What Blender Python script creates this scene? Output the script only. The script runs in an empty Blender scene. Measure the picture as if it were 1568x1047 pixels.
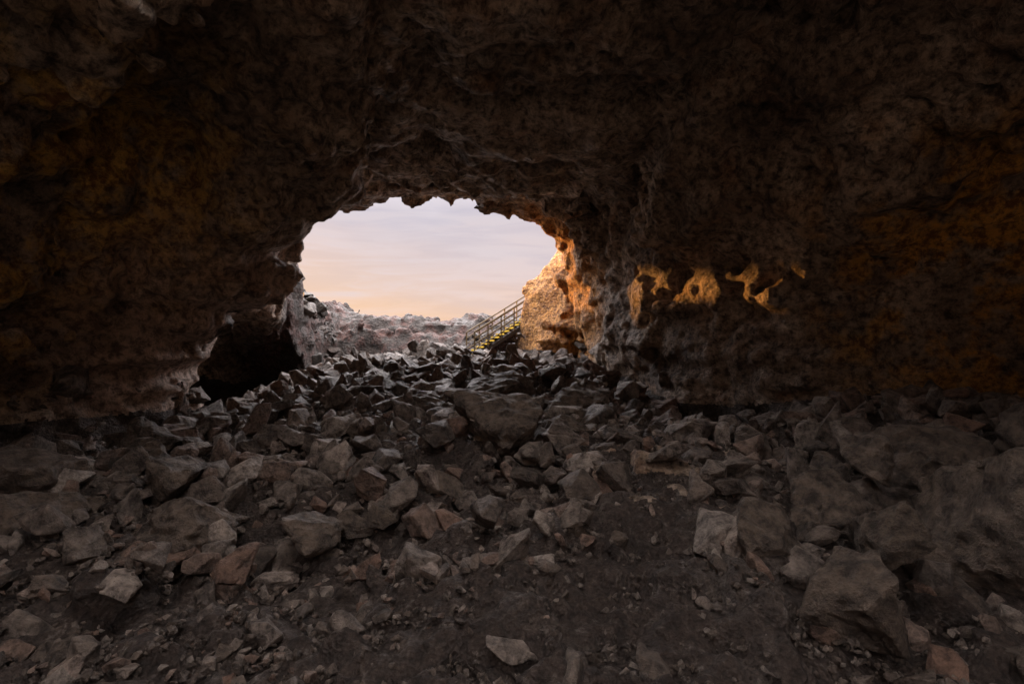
import bpy, bmesh, math, random, time
import numpy as np
from mathutils import Vector, Matrix
T0=time.time()
rng=np.random.default_rng(7); random.seed(7)
scene=bpy.context.scene
scene.view_settings.view_transform='Standard'
scene.view_settings.look='None'
scene.view_settings.exposure=0

# ------------------------------------------------------------------ terrain description (metres)
def sstep(a,b,x):
    t=np.clip((x-a)/(b-a),0,1); return t*t*(3-2*t)
def F(x,y):      # cave / pit floor level
    z=np.interp(y,[-12,0,4.5,6,8,11,14,18,22,25,40],[.4,0,0,.12,.45,.87,1.15,1.47,1.72,1.5,1.5])
    side=np.clip((y-9)/4,0,1)
    z=z-side*.06*np.clip(x-.6,0,3.6)**2-side*.03*np.clip(-x-3,0,5.5)**2
    z=z+.35*sstep(2.2,5.5,-x)*sstep(10,5,y)
    z=z+.45*sstep(4.5,8,x)*sstep(0,4,y)
    z=z-.9*sstep(7.6,9.6,-x)*sstep(12.5,14,y)*sstep(23.5,22,y)
    return z
XR=([-12,-2,4,7,8.5,9.6,11,14,18,21,24],[10,13.5,14,12.6,11.2,9.6,7.0,4.9,3.3,2.5,2.3])
XL=([-12,0,8,13,18,21,24],[-9,-9.6,-8.6,-8.1,-8.6,-9.4,-9.6])
def seg(x,y,z,a,b,zs=1.0):
    a=np.array(a,float);b=np.array(b,float);d=b-a
    dd=d[0]**2+d[1]**2+(d[2]*zs)**2
    px=x-a[0];py=y-a[1];pz=(z-a[2])*zs
    t=np.clip((px*d[0]+py*d[1]+pz*d[2]*zs)/dd,0,1)
    return np.sqrt((px-t*d[0])**2+(py-t*d[1])**2+(pz-t*d[2]*zs)**2),t
def smax(a,b,k):
    h=np.clip(.5+.5*(a-b)/k,0,1); return b+(a-b)*h+k*h*(1-h)
def field(x,y,z):   # >0 rock, <0 air
    xr=np.interp(y,*XR);xl=np.interp(y,*XL)
    c=(xr+xl)*.5;w=(xr-xl)*.5
    h=np.interp(y,[-12,0,8,14,20],[5.6,6.2,6.6,6.7,6.9])
    p=np.interp(y,[0,10,18],[2.2,2.3,3.0])
    l1=(x-3.9)+ (y-7.)*.235
    l2=(x-3.6)- (y-5.)*.62
    h=h+.6*sstep(-.05,.05,l1)*sstep(2,5,y)*sstep(21,16,y)-.7*sstep(-.05,.05,l2)*sstep(1,4,y)
    dz=np.clip((z-1.0)/h,0,None)
    r=(np.abs((x-c)/w)**p+dz**p)**(1/p)
    ch=(r-1)*np.minimum(w,h)
    ch=np.maximum(ch,(y-21.3))
    ch=smax(ch,-(y+9.5),1.5)
    R=None
    pts=[(-3.0,7.2,8.0),(-4.2,9.2,7.2),(-5.7,11.2,6.1),(-7.6,11.8,4.3),(-9.1,11.8,2.0),(-9.4,11.6,-.5)]
    rad=[1.3,1.6,1.75,1.6,1.3,1.1]
    for i in range(len(pts)-1):
        d,t=seg(x,y,z,pts[i],pts[i+1]); d=d-(rad[i]+(rad[i+1]-rad[i])*t)
        R=d if R is None else np.minimum(R,d)
    ch=smax(ch,-R,.3)
    # dome of the ceiling overhanging from the right
    R,t=seg(x,y,z,(1.2,15.5,8.9),(6.8,9.2,7.6)); ch=smax(ch,-(R-1.5),.5)
    fl=F(x,y)
    d1,t=seg(x,y,z,(-7.3,16.8,1.0),(-12.,19.5,.7),1.15)
    d2,t=seg(x,y,z,(-12.,19.5,.8),(-14.0,21.5,.6),1.25)
    d3,t=seg(x,y,z,(-7.5,20.9,.7),(-12.,20.5,.6),1.1)
    sp=np.minimum(np.minimum(d1-3.1,d2-2.0),d3-2.5)
    ch=np.minimum(ch,sp)
    # unseen roof openings added for fill light: one behind the camera, one overhead
    bk=np.maximum(np.abs(x+1.)-8.,np.abs(y+9.)-5.6)
    bk=np.maximum(bk,3.-z)
    sh=np.maximum(np.sqrt(((x+.4)/1.3)**2+(y-4.2)**2)-1.9,5.-z)
    ch=np.minimum(np.minimum(ch,bk),sh)
    ch=np.maximum(ch,fl-z)
    T=TOP(x,y)
    return np.minimum(ch,T-z)
def TOP(x,y):
    fl=F(x,y)
    ylip=np.interp(x,[-12,-9,-7,-4,-1,1,2.5],[20.2,20.0,19.6,20.2,20.6,20.9,21.4])
    top=8.7+1.4*sstep(19.0,17.0,y)
    roof=np.where(y<ylip,top,8.7-(y-ylip)*14)
    a=np.interp(x,[-10.4,-9.9,-9.6,-9.2,-8.7],[8.7,8.2,7.,3.4,-5])
    b=np.interp(x,[-12,-10.4,-9.7,-9.0,-8.2],[4.3,4.5,4.1,2.8,-5])
    s=sstep(21.8,23.,y); L=a*(1-s)+b*s
    xs_=x-np.clip(23.2-y,0,3)*.62
    a=np.interp(xs_,[.1,.6,.95,1.25,1.6,2.1,2.7],[-5,2.6,4.3,5.1,5.8,7.4,8.7])
    b=np.interp(x,[-2.8,-2.0,.85,1.3,3,8],[-5,1.75,3.45,3.7,4.5,5.2])
    s=sstep(23.2,24.0,y); Rr=a*(1-s)+b*s
    Rr=np.where(y<20.6,-5,Rr)
    rim=np.interp(x,[-14,-11,-8.8,-8.2,-7.4,-5,-3.4,-2.6,-1,2],[4.1,4.1,3.85,3.95,3.75,3.6,3.7,3.85,3.9,3.95])
    k=np.interp(y,[26.4,26.7,27.0,28.0,28.3,29.4,30.2],[-3,.4,.62,.68,.93,.97,1.0])
    Fr=1.5+(rim-1.5)*k
    Fr=np.where(y<26.4,-5,Fr)
    return np.maximum(np.maximum(np.maximum(fl,L),np.maximum(Rr,Fr)),roof)

# ------------------------------------------------------------------ voxel grid
H=.1
X0,X1,Y0,Y1,Z0,Z1=-16.,16.,-11.,34.,-1.,10.9
nx,ny,nz=[int(round(v/H))+1 for v in (X1-X0,Y1-Y0,Z1-Z0)]
NZB=108
def ngrid(per,seed,lin=False):
    r=np.random.default_rng(seed)
    if not isinstance(per,tuple): per=(per,)*3
    cs=[int(n*H/p)+3 for n,p in zip((nx,ny,NZB),per)]
    A=(r.random(cs)*2-1).astype(np.float32)
    ex=int(nz*H/per[2])+3-cs[2]
    if ex>0: A=np.pad(A,((0,0),(0,0),(0,ex)),mode='wrap')
    for ax,(n,p) in enumerate(zip((nx,ny,nz),per)):
        t=np.arange(n)*H/p; i=t.astype(int); f=(t-i).astype(np.float32)
        if not lin: f=f*f*f*(f*(f*6-15)+10)
        sh=[1,1,1]; sh[ax]=n; f=f.reshape(sh)
        A=np.take(A,i,axis=ax)*(1-f)+np.take(A,i+1,axis=ax)*f
    return A
gx=(X0+np.arange(nx)*H).astype(np.float32)[:,None,None]
gy=(Y0+np.arange(ny)*H).astype(np.float32)[None,:,None]
gz=(Z0+np.arange(nz)*H).astype(np.float32)[None,None,:]
wx=ngrid(2.9,1)*.5+ngrid(1.1,2,1)*.26+ngrid(.47,3,1)*.17
wy=ngrid(3.1,4)*.5+ngrid(1.0,5,1)*.26+ngrid(.5,6,1)*.17
wz=ngrid((3.3,3.3,2.2),7)*.30+ngrid(1.2,8,1)*.2+ngrid(.45,9,1)*.13
f=np.empty((nx,ny,nz),np.float32)
B=40
for j in range(0,ny,B):
    s=slice(j,j+B)
    f[:,s,:]=field(gx+wx[:,s],gy[:,s]+wy[:,s],gz+wz[:,s])
del wx,wy,wz
FL=F(gx[:,:,0],gy[:,:,0])[:,:,None].astype(np.float32)
up=np.clip((gz-FL-.3)/.8,0,1)      # rougher on walls than on the floor
inner=(np.clip((18.5-gy)/3,0,1)*np.clip((gz-3.)/1.5,0,1)).astype(np.float32)
f+= (np.abs(ngrid((2.6,3.4,2.2),21))-.33)*1.1*inner
f+= (np.abs(ngrid(1.5,11,1))-.3)*(.14+.42*up)
f+= (np.abs(ngrid(.62,12,1))-.3)*(.17+.24*up)
f+= (np.abs(ngrid(.33,16,1))-.3)*(.15+.12*up)
f+= ngrid((2.5,2.5,.34),13)*.2*up*np.clip((4.5-gz)/2,0.2,1)
f+= ngrid(.23,14,1)*(.11+.05*up)
del up,inner
print('field',time.time()-T0)
# surface nets
S=f<0
cnt=np.zeros((nx-1,ny-1,nz-1),np.int8)
for a in (0,1):
    for b in (0,1):
        for c in (0,1):
            cnt+=S[a:nx-1+a,b:ny-1+b,c:nz-1+c]
act=(cnt>0)&(cnt<8)
ai,aj,ak=np.nonzero(act); N=len(ai)
idx=np.full(act.shape,-1,np.int32); idx[ai,aj,ak]=np.arange(N)
V={}
for a in (0,1):
    for b in (0,1):
        for c in (0,1): V[a,b,c]=f[ai+a,aj+b,ak+c]
acc=np.zeros((N,3));n_=np.zeros(N)
ks=list(V)
for p in ks:
    for q in ks:
        d=[q[m]-p[m] for m in range(3)]
        if sum(d)==1 and min(d)==0:
            A_,B_=V[p],V[q]; m=(A_<0)!=(B_<0)
            t=np.where(m,A_/np.where(m,A_-B_,1),0)
            for m_ in range(3): acc[:,m_]+=np.where(m,p[m_]+t*d[m_],0)
            n_+=m
verts=(acc/n_[:,None]+np.stack([ai,aj,ak],1))*H+np.array([X0,Y0,Z0])
quads=[]
def addq(lo,hi,c0,c1,c2,c3):
    ch=lo!=hi
    i,j,k=np.nonzero(ch)
    q=np.stack([idx[i+o[0],j+o[1],k+o[2]] for o in (c0,c1,c2,c3)],1)
    fl=~hi[i,j,k]
    q[fl]=q[fl][:,::-1]
    quads.append(q)
addq(S[:-1,1:-1,1:-1],S[1:,1:-1,1:-1],(0,0,0),(0,1,0),(0,1,1),(0,0,1))
addq(S[1:-1,:-1,1:-1],S[1:-1,1:,1:-1],(0,0,0),(0,0,1),(1,0,1),(1,0,0))
addq(S[1:-1,1:-1,:-1],S[1:-1,1:-1,1:],(0,0,0),(1,0,0),(1,1,0),(0,1,0))
quads=np.concatenate(quads)
# drop floating fragments: label connected surface components
lab=np.arange(len(verts))
for it in range(400):
    m=lab[quads].min(1)
    new=lab.copy()
    for c in range(4): np.minimum.at(new,quads[:,c],m)
    new=new[new]; new=new[new]
    if (new==lab).all(): break
    lab=new
cc_=np.bincount(lab,minlength=len(verts))
quads=quads[cc_[lab[quads[:,0]]]>4000]
print('nets',N,len(quads),'iters',it,time.time()-T0)

# vertex noise
LAT=np.random.default_rng(99).random((64,64,64)).astype(np.float32)*2-1
def vn(P,per,off=0):
    q=P/per+off; i=np.floor(q).astype(int); fr=q-i; fr=fr*fr*(3-2*fr)
    o=0
    for a in (0,1):
        wa=fr[:,0] if a else 1-fr[:,0]
        for b in (0,1):
            wb=fr[:,1] if b else 1-fr[:,1]
            for c in (0,1):
                wc=fr[:,2] if c else 1-fr[:,2]
                o=o+LAT[(i[:,0]+a)&63,(i[:,1]+b)&63,(i[:,2]+c)&63]*wa*wb*wc
    return o
def vnormals(v,q):
    n=np.cross(v[q[:,2]]-v[q[:,0]],v[q[:,3]]-v[q[:,1]])
    o=np.zeros_like(v)
    for c in range(3):
        for m in range(3): o[:,m]+=np.bincount(q[:,c],n[:,m],len(v))
    for m in range(3): o[:,m]+=np.bincount(q[:,3],n[:,m],len(v))
    return o/np.maximum(np.linalg.norm(o,axis=1,keepdims=True),1e-9)
def subdiv(v,q,mask):
    qs=q[mask]; rest=q[~mask]
    e=np.concatenate([qs[:,[0,1]],qs[:,[1,2]],qs[:,[2,3]],qs[:,[3,0]]])
    e=np.sort(e,1).astype(np.int64); key=e[:,0]*(len(v)+1)+e[:,1]
    u,fi,inv=np.unique(key,return_index=True,return_inverse=True); inv=inv.ravel()
    mid=(v[e[fi,0]]+v[e[fi,1]])*.5
    n=len(qs); base=len(v); cb=base+len(u)
    cen=v[qs].mean(1)
    m=[base+inv[i*n:(i+1)*n] for i in range(4)]; c=cb+np.arange(n)
    nq=[np.stack([qs[:,0],m[0],c,m[3]],1),np.stack([m[0],qs[:,1],m[1],c],1),
        np.stack([c,m[1],qs[:,2],m[2]],1),np.stack([m[3],c,m[2],qs[:,3]],1)]
    return np.concatenate([v,mid,cen]),np.concatenate([rest]+nq)
CAMP=np.array([0,0,2.4])
def near(v,q,r):
    c=v[q].mean(1); d=np.linalg.norm(c-CAMP,axis=1)
    return (d<r)&(c[:,1]>1.0)&(np.abs(c[:,0])<c[:,1]*1.25+1.0)
verts,quads=subdiv(verts,quads,near(verts,quads,13.5))
d=np.linalg.norm(verts-CAMP,axis=1); fade=np.clip((13.3-d)/3,0,1)*np.clip(verts[:,1]-1.2,0,1)*np.clip((verts[:,1]*1.25+.8-np.abs(verts[:,0])),0,1)
nn=vnormals(verts,quads)
verts+=nn*((vn(verts,.16)*.075+ (.35-np.abs(vn(verts,.33,7.3)))*.14)*fade)[:,None]
verts,quads=subdiv(verts,quads,near(verts,quads,6.))
d=np.linalg.norm(verts-CAMP,axis=1); fade=np.clip((5.8-d)/1.5,0,1)*np.clip(verts[:,1]-1.2,0,1)*np.clip((verts[:,1]*1.25+.8-np.abs(verts[:,0])),0,1)
nn=vnormals(verts,quads)
verts+=nn*((vn(verts,.075,3.1)*.036+vn(verts,.045,9.1)*.017)*fade)[:,None]

def mesh_from(name,v,q,mat,smooth=True):
    used=np.unique(q); rm=np.full(len(v),-1,np.int64); rm[used]=np.arange(len(used))
    v=v[used]; q=rm[q]; k=q.shape[1]
    me=bpy.data.meshes.new(name)
    me.vertices.add(len(v)); me.vertices.foreach_set('co',v.astype(np.float32).ravel())
    me.loops.add(q.size); me.loops.foreach_set('vertex_index',q.astype(np.int32).ravel())
    me.polygons.add(len(q)); me.polygons.foreach_set('loop_start',(np.arange(len(q))*k).astype(np.int32))
    me.polygons.foreach_set('loop_total',np.full(len(q),k,np.int32))
    me.polygons.foreach_set('use_smooth',np.full(len(q),smooth))
    me.update(calc_edges=True)
    ob=bpy.data.objects.new(name,me); scene.collection.objects.link(ob)
    me.materials.append(mat)
    return ob

# ------------------------------------------------------------------ node helpers
class NT:
    def __init__(s,tree): s.t=tree; s.n=tree.nodes; s.l=tree.links
    def add(s,typ,ins=None,**kw):
        nd=s.n.new(typ)
        for k,v in kw.items(): setattr(nd,k,v)
        for k,v in (ins or {}).items():
            if hasattr(v,'is_linked'): s.l.new(v,nd.inputs[k])
            else: nd.inputs[k].default_value=v
        return nd
    def math(s,op,a,b=0.,c=None,clamp=False):
        d={0:a,1:b}
        if c is not None: d[2]=c
        return s.add('ShaderNodeMath',d,operation=op,use_clamp=clamp).outputs[0]
    def mix(s,fac,a,b,bt='MIX'):
        nd=s.add('ShaderNodeMix',data_type='RGBA',blend_type=bt)
        for i,v in ((0,fac),(6,a),(7,b)):
            if hasattr(v,'is_linked'): s.l.new(v,nd.inputs[i])
            else: nd.inputs[i].default_value=v if i==0 else (tuple(v)+(1,))[:4]
        return nd.outputs[2]
    def noise(s,vec,scale,detail=6,rough=.6,dist=0.):
        return s.add('ShaderNodeTexNoise',{'Vector':vec,'Scale':scale,'Detail':detail,'Roughness':rough,'Distortion':dist}).outputs[0]
    def rng(s,v,a,b,c=0.,d=1.,smooth=False):
        nd=s.add('ShaderNodeMapRange',{0:v,1:a,2:b,3:c,4:d})
        if smooth: nd.interpolation_type='SMOOTHSTEP'
        return nd.outputs[0]
    def ramp(s,v,stops):
        nd=s.add('ShaderNodeValToRGB',{0:v}); cr=nd.color_ramp
        while len(cr.elements)<len(stops): cr.elements.new(.5)
        for e,(p,c) in zip(cr.elements,stops): e.position=p; e.color=tuple(c)+(1,)
        return nd.outputs[0]
    def blob(s,vec,c,r,soft=.5):
        d=s.add('ShaderNodeVectorMath',{0:vec,1:c},operation='DISTANCE').outputs['Value']
        return s.rng(d,r*soft,r,1.,0.,True)
def newmat(name):
    m=bpy.data.materials.new(name); m.use_nodes=True; m.node_tree.nodes.clear()
    return m,NT(m.node_tree)
def finish(nt,col,rough,height,dist,spec=.4,strength=1.):
    b=nt.add('ShaderNodeBump',{'Strength':strength,'Distance':dist,'Height':height})
    p=nt.add('ShaderNodeBsdfPrincipled',{'Base Color':col,'Roughness':rough,'Normal':b.outputs[0],'Specular IOR Level':spec})
    o=nt.add('ShaderNodeOutputMaterial'); nt.l.new(p.outputs[0],o.inputs[0])

def rock_wall_mat():
    m,n=newmat('basalt_wall'); g=n.add('ShaderNodeTexCoord').outputs['Object']
    a=n.noise(g,.55,4,.65); b=n.noise(g,5.5,6,.74)
    col=n.ramp(a,[(.34,(.13,.09,.064)),(.5,(.33,.245,.18)),(.64,(.52,.42,.335))])
    col=n.mix(n.rng(b,.38,.60),n.mix(1.,col,(.20,.175,.16),'MULTIPLY'),n.mix(1.,col,(1.5,1.44,1.38),'MULTIPLY'))
    ox=n.noise(g,1.0,4,.65)
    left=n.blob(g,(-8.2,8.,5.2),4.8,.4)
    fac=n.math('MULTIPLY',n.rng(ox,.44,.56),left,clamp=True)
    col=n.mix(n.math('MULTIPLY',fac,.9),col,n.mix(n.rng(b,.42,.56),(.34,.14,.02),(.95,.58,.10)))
    fac=n.math('MULTIPLY',n.rng(ox,.54,.66),.5)
    col=n.mix(fac,col,n.mix(n.rng(b,.42,.58),(.14,.06,.03),(.48,.25,.12)))
    pit=n.blob(g,(-5.,27.,2.6),9.5,.8)  # reddish pit rock, its colour darkened to offset the over-bright upper sky
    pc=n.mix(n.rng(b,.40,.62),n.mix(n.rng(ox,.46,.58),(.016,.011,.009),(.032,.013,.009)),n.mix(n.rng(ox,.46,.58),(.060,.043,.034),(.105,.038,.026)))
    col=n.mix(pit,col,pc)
    pale=n.blob(g,(-8.5,14.,2.8),5.6,.6)  # skylit rim around the side passage painted in as paler rock
    col=n.mix(n.math('MULTIPLY',n.rng(a,.36,.46),n.math('MULTIPLY',pale,.85)),col,n.mix(n.rng(b,.4,.56),(.26,.18,.14),(.80,.57,.44)))
    sun=n.blob(g,(2.2,21.5,4.8),4.4,.6)  # orange sunlight on the right lip put into the rock colour
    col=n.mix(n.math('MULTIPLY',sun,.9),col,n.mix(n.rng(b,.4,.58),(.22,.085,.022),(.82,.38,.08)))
    rw=n.blob(g,(9.5,9.5,3.9),4.6,.3)  # sun patches of the far right wall painted as orange colour
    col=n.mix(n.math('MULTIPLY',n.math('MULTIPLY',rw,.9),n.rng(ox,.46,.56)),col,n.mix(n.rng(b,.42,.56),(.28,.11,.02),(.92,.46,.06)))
    lich=n.math('MULTIPLY',n.blob(g,(-8.,8.2,.5),.9,.5),n.rng(b,.42,.5))
    col=n.mix(lich,col,(.7,.46,.04))
    vo=n.add('ShaderNodeTexVoronoi',{'Vector':g,'Scale':9.,'Randomness':1.}).outputs['Distance']
    hh=n.math('ADD',b,n.math('MULTIPLY',vo,.3))
    rough=n.rng(b,.38,.62,.75,.36)
    finish(n,col,rough,hh,.22,.6)
    return m
def pitdark(n,g,col):  # darkens the colour towards the pit to hold down its strong skylight
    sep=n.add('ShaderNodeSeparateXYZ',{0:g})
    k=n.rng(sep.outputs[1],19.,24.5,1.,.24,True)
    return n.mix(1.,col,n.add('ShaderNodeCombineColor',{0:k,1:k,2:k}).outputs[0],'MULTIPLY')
def ground_mat():
    m,n=newmat('cinder_ground'); g=n.add('ShaderNodeTexCoord').outputs['Object']
    a=n.noise(g,.7,4,.6); b=n.noise(g,9,6,.78)
    c=n.add('ShaderNodeTexVoronoi',{'Vector':g,'Scale':26.}).outputs['Distance']
    col=n.ramp(a,[(.32,(.08,.056,.044)),(.52,(.13,.094,.076)),(.7,(.185,.145,.12))])
    col=n.mix(n.rng(b,.4,.62),n.mix(1.,col,(.3,.28,.27),'MULTIPLY'),col)
    sp=n.rng(b,.58,.68)
    col=n.mix(n.math('MULTIPLY',sp,.6),col,(.36,.32,.285))
    # pale sand added out of view to bounce light onto the ceiling
    yy=n.add('ShaderNodeSeparateXYZ',{0:g}).outputs[1]
    col=n.mix(n.rng(n.math('ADD',yy,n.math('MULTIPLY',a,2.)),-2.,-.3,1.,0.,True),col,(.42,.345,.27))
    hh=n.math('ADD',b,n.math('MULTIPLY',c,.35))
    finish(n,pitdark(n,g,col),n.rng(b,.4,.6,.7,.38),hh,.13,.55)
    return m
def rubble_mat(name,cols,bs=1.):
    m,n=newmat(name); g=n.add('ShaderNodeTexCoord').outputs['Object']
    isl=n.add('ShaderNodeNewGeometry').outputs['Random Per Island']
    base=n.ramp(isl,[(i/(len(cols)-1),c) for i,c in enumerate(cols)])
    b=n.noise(g,6*bs,6,.76)
    col=n.mix(n.rng(b,.38,.62),n.mix(1.,base,(.25,.225,.21),'MULTIPLY'),n.mix(1.,base,(1.4,1.33,1.25),'MULTIPLY'))
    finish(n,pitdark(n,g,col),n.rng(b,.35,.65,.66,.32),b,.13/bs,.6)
    return m
M_wall=rock_wall_mat(); M_ground=ground_mat()
M_rub=rubble_mat('basalt_rubble',[(.10,.078,.064),(.18,.143,.12),(.28,.235,.205),(.13,.10,.08),(.40,.345,.305),(.24,.15,.112),(.20,.17,.15)])
M_bould=rubble_mat('basalt_boulder',[(.12,.09,.07),(.17,.133,.107),(.14,.108,.084)])
M_grav=rubble_mat('cinder_gravel',[(.08,.058,.045),(.17,.14,.118),(.11,.083,.066),(.27,.235,.21)],2.)

# ------------------------------------------------------------------ split floor / wall, build
c=verts[quads].mean(1)
isf=(c[:,2]<F(c[:,0],c[:,1])+.4)&(c[:,1]<26.4)
mesh_from('ground',verts,quads[isf],M_ground)
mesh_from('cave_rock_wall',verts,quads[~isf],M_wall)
print('mesh',len(quads),time.time()-T0)

# surrounding lava plain to the horizon
def plain():
    ang=np.linspace(0,2*np.pi,181)[:-1]; rs=[1.0,1.15,1.5,2.2,4,9,25,80,250]
    vv=[];q=[]
    for r in rs:
        for a in ang:
            ca,sa=math.cos(a),math.sin(a); k=1/max(abs(ca)/15.9,abs(sa)/22.4)
            x=ca*k*r; y=11.5+sa*k*r
            z=float(TOP(np.array(x),np.array(np.clip(y,-12,34.))))-.12
            z=z if r<1.6 else (z*.5+1.9 if r<3 else 3.6)
            vv.append((x,y,z+(random.uniform(-.1,.1) if r>1 else 0)))
    n=len(ang)
    for i in range(len(rs)-1):
        for j in range(n):
            q.append((i*n+j,(i+1)*n+j,(i+1)*n+(j+1)%n,i*n+(j+1)%n))
    return mesh_from('terrain',np.array(vv),np.array(q),M_ground)
plain()

# ------------------------------------------------------------------ rocks
def hullmesh(npts,seed,box=.75,sub=0,amp=0.,lf=1.,hf=.3):
    r=random.Random(seed); bm=bmesh.new()
    for i in range(npts):
        v=Vector([r.gauss(0,1) for _ in range(3)]).normalized()
        mx=max(abs(v.x),abs(v.y),abs(v.z)); v=v*(1-box)+v/mx*box*.8
        v*=r.uniform(.72,1.08); bm.verts.new(v*.5)
    bmesh.ops.convex_hull(bm,input=bm.verts)
    for v in [v for v in bm.verts if not v.link_faces]: bm.verts.remove(v)
    bmesh.ops.dissolve_limit(bm,angle_limit=.30,verts=bm.verts,edges=bm.edges)
    if sub:
        bmesh.ops.bevel(bm,geom=list(bm.edges),offset=.02,segments=1,affect='EDGES',profile=.5)
        bmesh.ops.triangulate(bm,faces=bm.faces)
        for s in range(sub):
            bmesh.ops.subdivide_edges(bm,edges=[e for e in bm.edges if e.calc_length()>.9/(2**(s+1))*.55],cuts=1,use_grid_fill=True)
            bmesh.ops.triangulate(bm,faces=bm.faces)
    bmesh.ops.triangulate(bm,faces=bm.faces)
    bm.normal_update()
    bm.verts.index_update()
    v=np.array([x.co[:] for x in bm.verts]); n=np.array([x.normal[:] for x in bm.verts])
    q=np.array([[x.index for x in fc.verts] for fc in bm.faces])
    bm.free()
    if amp:
        s=seed*3.7
        v=v+n*((vn(v,.32,s)*amp*lf+(.3-np.abs(vn(v,.17,s)))*amp*.7*lf+vn(v,.07,s)*amp*hf)[:,None])
    return v,q
def rotm(ax,ay,az):
    return np.array((Matrix.Rotation(az,3,'Z')@Matrix.Rotation(ay,3,'Y')@Matrix.Rotation(ax,3,'X')))
def TOPF(x,y): return np.where(y<21.5,F(x,y),TOP(x,y))
def gheight(x,y,up=1.0):
    i=np.clip(((x-X0)/H).astype(int),0,nx-1); j=np.clip(((y-Y0)/H).astype(int),0,ny-1)
    k0=((TOPF(x,y)+up-Z0)/H).astype(int); k0=np.clip(k0,1,nz-2)
    col=f[i,j,:]; kk=np.arange(nz)[None,:]
    ok=col[np.arange(len(i)),k0]<0
    rock=(col>0)&(kk<=k0[:,None])
    k=nz-1-np.argmax(rock[:,::-1],axis=1)
    a=col[np.arange(len(i)),k]; b=col[np.arange(len(i)),np.minimum(k+1,nz-1)]
    z=Z0+(k+a/np.where(a-b!=0,a-b,1))*H
    return z,ok&rock.any(1)
def scatter(name,protos,xs,ys,sz,mat,flat=.3,sink=.2,smooth=False):
    z,ok=gheight(xs,ys); VV=[];QQ=[];b=0
    for x,y,zz,s in zip(xs[ok],ys[ok],z[ok],sz[ok]):
        v,q=protos[rng.integers(len(protos))]
        sc=np.array([s*rng.uniform(.9,1.4),s*rng.uniform(.65,1.05),s*rng.uniform(.42,.85)])
        R=rotm(rng.normal(0,flat),rng.normal(0,flat),rng.uniform(0,6.28))
        VV.append((v*sc)@R.T+np.array([x,y,zz+s*sink])); QQ.append(q+b); b+=len(v)
    return mesh_from(name,np.concatenate(VV),np.concatenate(QQ),mat,smooth)
P_small=[hullmesh(13,100+i,.78,1,.03) for i in range(28)]
P_mid=[hullmesh(13,200+i,.82,2,.04) for i in range(18)]
P_grav=[hullmesh(11,300+i,.5) for i in range(14)]
def path(x,y):   # bare cinder path winding in from the right foreground
    c=np.interp(y,[2,3.5,5,6.5,8],[2.6,1.5,1.15,1.7,2.3]); return np.abs(x-c)<np.interp(y,[2,4,6.,8],[.9,.9,.6,.3])
n=20000
ys=4.7+(rng.random(n)**1.02)*21.8; xs=rng.uniform(-11,9,n)
sz=.085+.15*rng.pareto(1.95,n); sz=np.clip(sz,.085,.85)*(.76+.42*np.clip((ys-6)/14,0,1))
dens=np.clip((ys-4.2)/1.2+np.where(xs<-2,.7,0),0.06,1)
keep=(rng.random(n)<dens)&~((xs<-8.2)&(ys>12.5)&(ys<22.5))&~((xs>-2.4)&(ys>22.8)&(ys<25.6))&~((xs>.4)&(ys>21))&~(path(xs,ys)&(ys<7.6)&(rng.random(n)<.93))
sm=sz<.27
k1=keep&sm; k2=keep&~sm
scatter('rubble',P_small,xs[k1],ys[k1],sz[k1],M_rub,.6,.2)
scatter('rubble_blocks',P_mid,xs[k2],ys[k2],sz[k2],M_rub,.6,.27)
n=4800
ys=rng.uniform(2.2,7,n); xs=rng.uniform(-9,9,n)*np.clip(ys/6,.4,1)
sz=np.clip(.05+.065*rng.pareto(2.1,n),.05,.4)
keep=((np.abs(xs-.2)>1.4)|(rng.random(n)<.35))&~(path(xs,ys)&(rng.random(n)<.93))
scatter('loose_stones',P_small,xs[keep],ys[keep],sz[keep],M_rub,.5,.12)
n=20000
ys=2.0+rng.random(n)**1.3*7; xs=rng.uniform(-1.3,1.3,n)*ys
sz=.015+.05*rng.random(n)**3+.012*rng.random(n)
scatter('gravel',P_grav,xs,ys,sz*1.4,M_grav,1.5,.2)
print('scatter',time.time()-T0)
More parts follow.
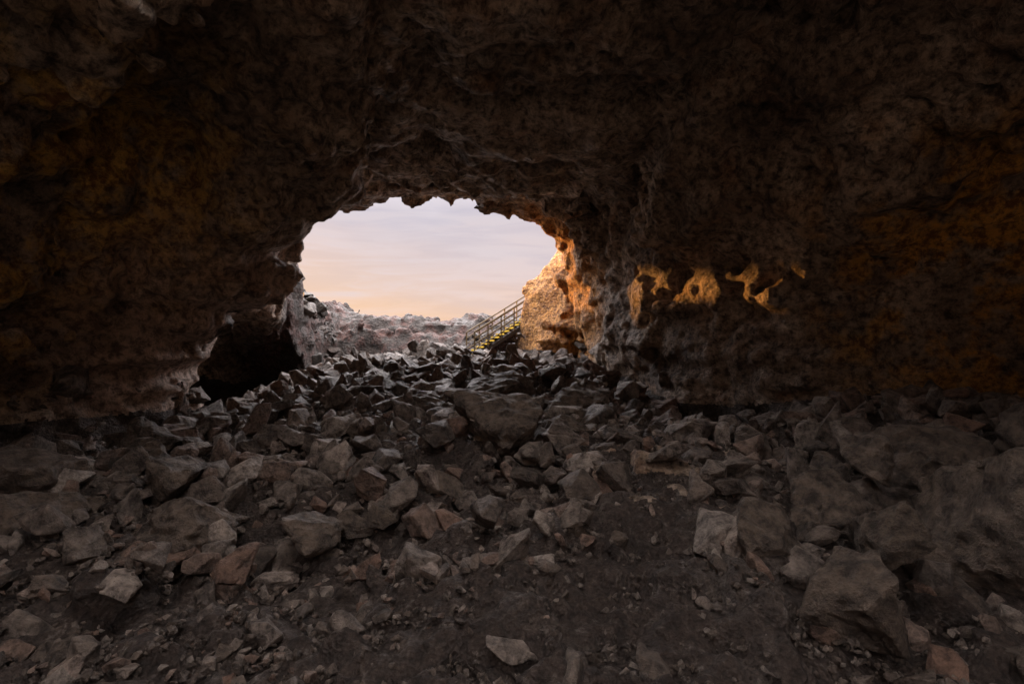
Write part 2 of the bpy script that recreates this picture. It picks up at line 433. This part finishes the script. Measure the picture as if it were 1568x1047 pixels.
BL=[((-.4,8.3,.9),(1.75,1.4,1.25),.3,.12),((-.25,12.,1.35),(1.6,1.1,.85),.1,-.15),((1.3,11.,1.05),(1.5,1.,.75),-.3,.1),
((.85,9.,.8),(.9,.7,.65),.5,.1),((1.5,9.6,.9),(.9,.8,.8),1.1,.2),((3.1,8.2,.5),(1.1,.9,.9),.4,.3),((3.9,8.,.4),(1.3,.9,.8),-.4,-.3),
((2.55,5.2,.4),(.9,.9,.85),.6,.25),((2.95,4.15,.3),(1.0,.85,.95),.9,.45),((3.6,5.9,.5),(1.2,.8,.8),.25,.35),((3.6,4.9,.45),(.8,.7,.75),1.2,.5),
((4.75,4.7,.6),(1.5,1.6,1.7),1.2,.25),((5.2,6.6,.8),(1.4,1.1,1.0),-.2,.1),((6.6,6.2,1.),(1.5,1.2,1.2),.7,.1),((4.4,7.1,.5),(.9,.7,.7),.9,.3),((4.2,6.0,1.05),(.8,.7,.55),.5,.2),
((-4.9,5.4,.35),(1.3,1.1,.9),.2,.15),((-3.8,5.9,.3),(1.3,.9,.75),-.3,-.12),((-6.2,6.4,.6),(1.3,1.1,.9),.8,.1),((-4.4,6.9,.5),(.9,.8,.7),1.3,.2),
((.75,5.55,.2),(.36,.34,.48),.3,.1),((1.2,5.85,.14),(.55,.4,.3),-.2,.1),((-1.7,6.4,.2),(.55,.45,.38),.4,.2),((-2.3,5.9,.2),(.75,.55,.5),1.,-.1),
((-6.2,9.1,.7),(1.2,1.,.8),.1,.3),((-1.5,10.4,1.),(1.,.8,.65),.9,.1),((-2.6,9.,.75),(.9,.7,.6),.3,-.2),((.2,10.2,.95),(1.,.8,.7),-.5,.1),
((-4.5,12.,1.),(1.,.8,.6),.2,.2),((-3.,14.,1.25),(1.1,.9,.65),.5,.1),((1.8,13.3,1.05),(1.1,.8,.7),.2,.2),((-1.2,16.2,1.5),(1.2,.9,.65),-.2,.1),
((.6,15.,1.3),(1.2,.8,.65),.7,-.1),((-.6,19.5,1.65),(1.1,.8,.6),.1,.1),((-2.8,18.5,1.6),(1.,.7,.55),.7,.15),((3.3,10.6,.4),(1.1,.8,.6),.7,-.1),
((2.8,7.,.3),(.7,.5,.5),.1,.1),((1.9,8.2,.4),(.7,.5,.4),.9,.1),((-3.6,7.6,.55),(.8,.6,.5),.2,.2),((-.9,7.,.4),(.6,.45,.4),.2,.2),
((-2.9,3.2,.08),(1.1,.6,.3),.2,.05),((-2.0,3.0,.04),(.7,.5,.22),.9,.05),((.1,6.8,.25),(.5,.4,.3),1.2,.1),((-5.6,7.7,.6),(.9,.8,.6),.3,.1)]
for i,(cc,ss,rz,tl) in enumerate(BL):
    big=max(ss)>.7
    v,q=hullmesh(13,940+i,.85,4 if max(ss)>1. and cc[1]<9 else (3 if big else 2),.055,.75,.6)
    v=(v*np.array(ss)*1.25)@rotm(tl,tl*.6,rz).T+np.array(cc)
    mesh_from('boulder' ,v,q,M_bould,False)
# unseen rock arch added beyond the left rim to shape the sun patches
v1,q1=hullmesh(26,991,.85,3,.05); v1=v1*np.array((2.7,3.,13.))+np.array((-16.85,33.7,5.))
v2,q2=hullmesh(26,993,.8,4,.13); v2=(v2*np.array((3.,6.4,5.8)))@rotm(0,0,-.68).T+np.array((-18.6,31.5,9.05))
v3,q3=hullmesh(26,995,.85,3,.05); v3=v3*np.array((3.2,3.2,12.))+np.array((-20.6,29.,5.))
mesh_from('added_sun_mask_arch',np.concatenate([v1,v2,v3]),np.concatenate([q1,q2+len(v1),q3+len(v1)+len(v2)]),M_wall,False)
print('boulders',time.time()-T0)

# ------------------------------------------------------------------ metal stairway
def metal(name,col,ro,me=.6):
    m,n=newmat(name); g=n.add('ShaderNodeTexCoord').outputs['Object']
    a=n.noise(g,6,4,.6); cc=n.mix(n.rng(a,.4,.7),col,[k*.55 for k in col])
    p=n.add('ShaderNodeBsdfPrincipled',{'Base Color':cc,'Roughness':ro,'Metallic':me}); o=n.add('ShaderNodeOutputMaterial'); n.l.new(p.outputs[0],o.inputs[0]); return m
M_steel=metal('painted_steel',(.05,.04,.034),.5,.2); M_yel=metal('yellow_nosing',(.85,.56,.05),.6,0.); M_rail=metal('rail_paint',(.15,.10,.045),.5,.1)
st=bpy.data.objects.new('metal_staircase',None); scene.collection.objects.link(st)
def part(name,bm,mat):
    me=bpy.data.meshes.new(name); bm.to_mesh(me); bm.free(); me.materials.append(mat)
    o=bpy.data.objects.new(name,me); scene.collection.objects.link(o); o.parent=st; return o
def tube(bm,a,b,r,ns=8):
    a=Vector(a);b=Vector(b);d=b-a
    M=Matrix.Translation((a+b)/2)@d.to_track_quat('Z','Y').to_matrix().to_4x4()
    bmesh.ops.create_cone(bm,cap_ends=True,segments=ns,radius1=r,radius2=r,depth=d.length,matrix=M)
def box(bm,c,s,R=Matrix.Identity(4)):
    bmesh.ops.create_cube(bm,size=1,matrix=Matrix.Translation(c)@R@Matrix.Diagonal((*s,1)))
NS=13; A=Vector((-1.9,23.4,1.8)); Bp=Vector((1.05,24.6,3.72)); hd=Vector((Bp.x-A.x,Bp.y-A.y,0)); L=hd.length; hd.normalize(); sd=Vector((-hd.y,hd.x,0)); W=1.15
Rz=Matrix.Rotation(math.atan2(hd.y,hd.x),4,'Z')
bt=bmesh.new(); by=bmesh.new(); bs=bmesh.new(); br=bmesh.new()
for i in range(NS):
    t=(i+.5)/NS; p=A+(Bp-A)*t
    box(bt,p,(.27,W,.04),Rz); box(by,p-hd*.14+Vector((0,0,.003)),(.045,W-.02,.07),Rz)
for s in (-1,1):
    o=sd*(W/2+.03)*s
    ang=math.atan2(Bp.z-A.z,L); R=Rz@Matrix.Rotation(-ang,4,'Y')
    box(bs,(A+Bp)/2+o-Vector((0,0,.1)),((Bp-A).length+.2,.05,.16),R)
    ext=hd*.9
    for hh,rr in ((1.05,.036),(.78,.026),(.52,.026),(.26,.026)):
        u=Vector((0,0,hh)); tube(br,A+o+u,Bp+o+u,rr); tube(br,Bp+o+u,Bp+o+u+ext,rr)
    for k in range(6):
        p=A+(Bp-A)*(k/5)+o; tube(br,p-Vector((0,0,.05)),p+Vector((0,0,1.05)),.03)
    tube(br,Bp+o+ext,Bp+o+ext+Vector((0,0,1.05)),.028)
box(bt,Bp+hd*.55,(1.0,W,.05),Rz)
part('treads',bt,M_steel);part('tread_nosings',by,M_yel);part('stringers',bs,M_steel);part('handrails',br,M_rail)

# ------------------------------------------------------------------ light
SUN_EL=math.radians(4.0); SX,SY=-.78,.63
sdir=Vector((SX*math.cos(SUN_EL),SY*math.cos(SUN_EL),math.sin(SUN_EL))).normalized()
sl=bpy.data.lights.new('sun','SUN'); sl.energy=5.; sl.angle=math.radians(.9); sl.color=(1.,.43,.09)
so=bpy.data.objects.new('sun',sl); scene.collection.objects.link(so); so.rotation_euler=sdir.to_track_quat('Z','Y').to_euler(); so.location=(-20,60,20)
w=bpy.data.worlds.new('World'); scene.world=w; w.use_nodes=True; w.node_tree.nodes.clear(); n=NT(w.node_tree)
g=n.add('ShaderNodeTexCoord').outputs['Generated']
sk=n.add('ShaderNodeTexSky',sky_type='NISHITA'); sk.sun_disc=False; sk.sun_elevation=SUN_EL; sk.sun_rotation=math.atan2(SX,SY)
xyz=n.add('ShaderNodeSeparateXYZ',{0:g}); 
nz_=n.noise(n.add('ShaderNodeMapping',{0:g,3:(1.2,1.2,6.)}).outputs[0],1.6,5,.55,.4)
nz2=n.noise(n.add('ShaderNodeMapping',{0:g,2:(0,.25,0),3:(2.,2.,16.)}).outputs[0],2.2,5,.6,.5)
el=n.math('ADD',xyz.outputs[2],n.rng(nz_,.3,.7,-.05,.05))
col=n.ramp(el,[(0.,(.94,.62,.46)),(.07,(.90,.65,.55)),(.13,(.82,.66,.65)),(.24,(.72,.65,.71)),(.33,(1.,.93,1.)),(.40,(6.4,6.0,6.1)),(1.,(9.0,8.4,8.3))])
az=n.add('ShaderNodeVectorMath',{0:g,1:(SX,SY,0)},operation='DOT_PRODUCT').outputs['Value']
warm=n.math('MULTIPLY',n.math('MULTIPLY',n.rng(az,.6,.9),n.rng(xyz.outputs[2],.22,.05)),n.rng(nz2,.42,.58),clamp=True)
col=n.mix(n.math('MULTIPLY',warm,.85),col,(1.05,.66,.40))
col=n.mix(n.math('MULTIPLY',n.rng(nz2,.46,.62),.5),col,n.mix(1.,col,(.80,.82,.9),'MULTIPLY'))
b1=n.add('ShaderNodeBackground',{0:col,1:.95}); b2=n.add('ShaderNodeBackground',{0:sk.outputs[0],1:.012})
ad=n.add('ShaderNodeAddShader',{0:b1.outputs[0],1:b2.outputs[0]}); o=n.add('ShaderNodeOutputWorld'); n.l.new(ad.outputs[0],o.inputs[0])

cam=bpy.data.cameras.new('camera'); cam.lens=18; cam.sensor_width=36; cam.clip_end=2000; cam.clip_start=.05
co=bpy.data.objects.new('camera',cam); scene.collection.objects.link(co); co.location=(0,0,2.4); co.rotation_euler=(math.radians(90),0,0); scene.camera=co
print('done',time.time()-T0)
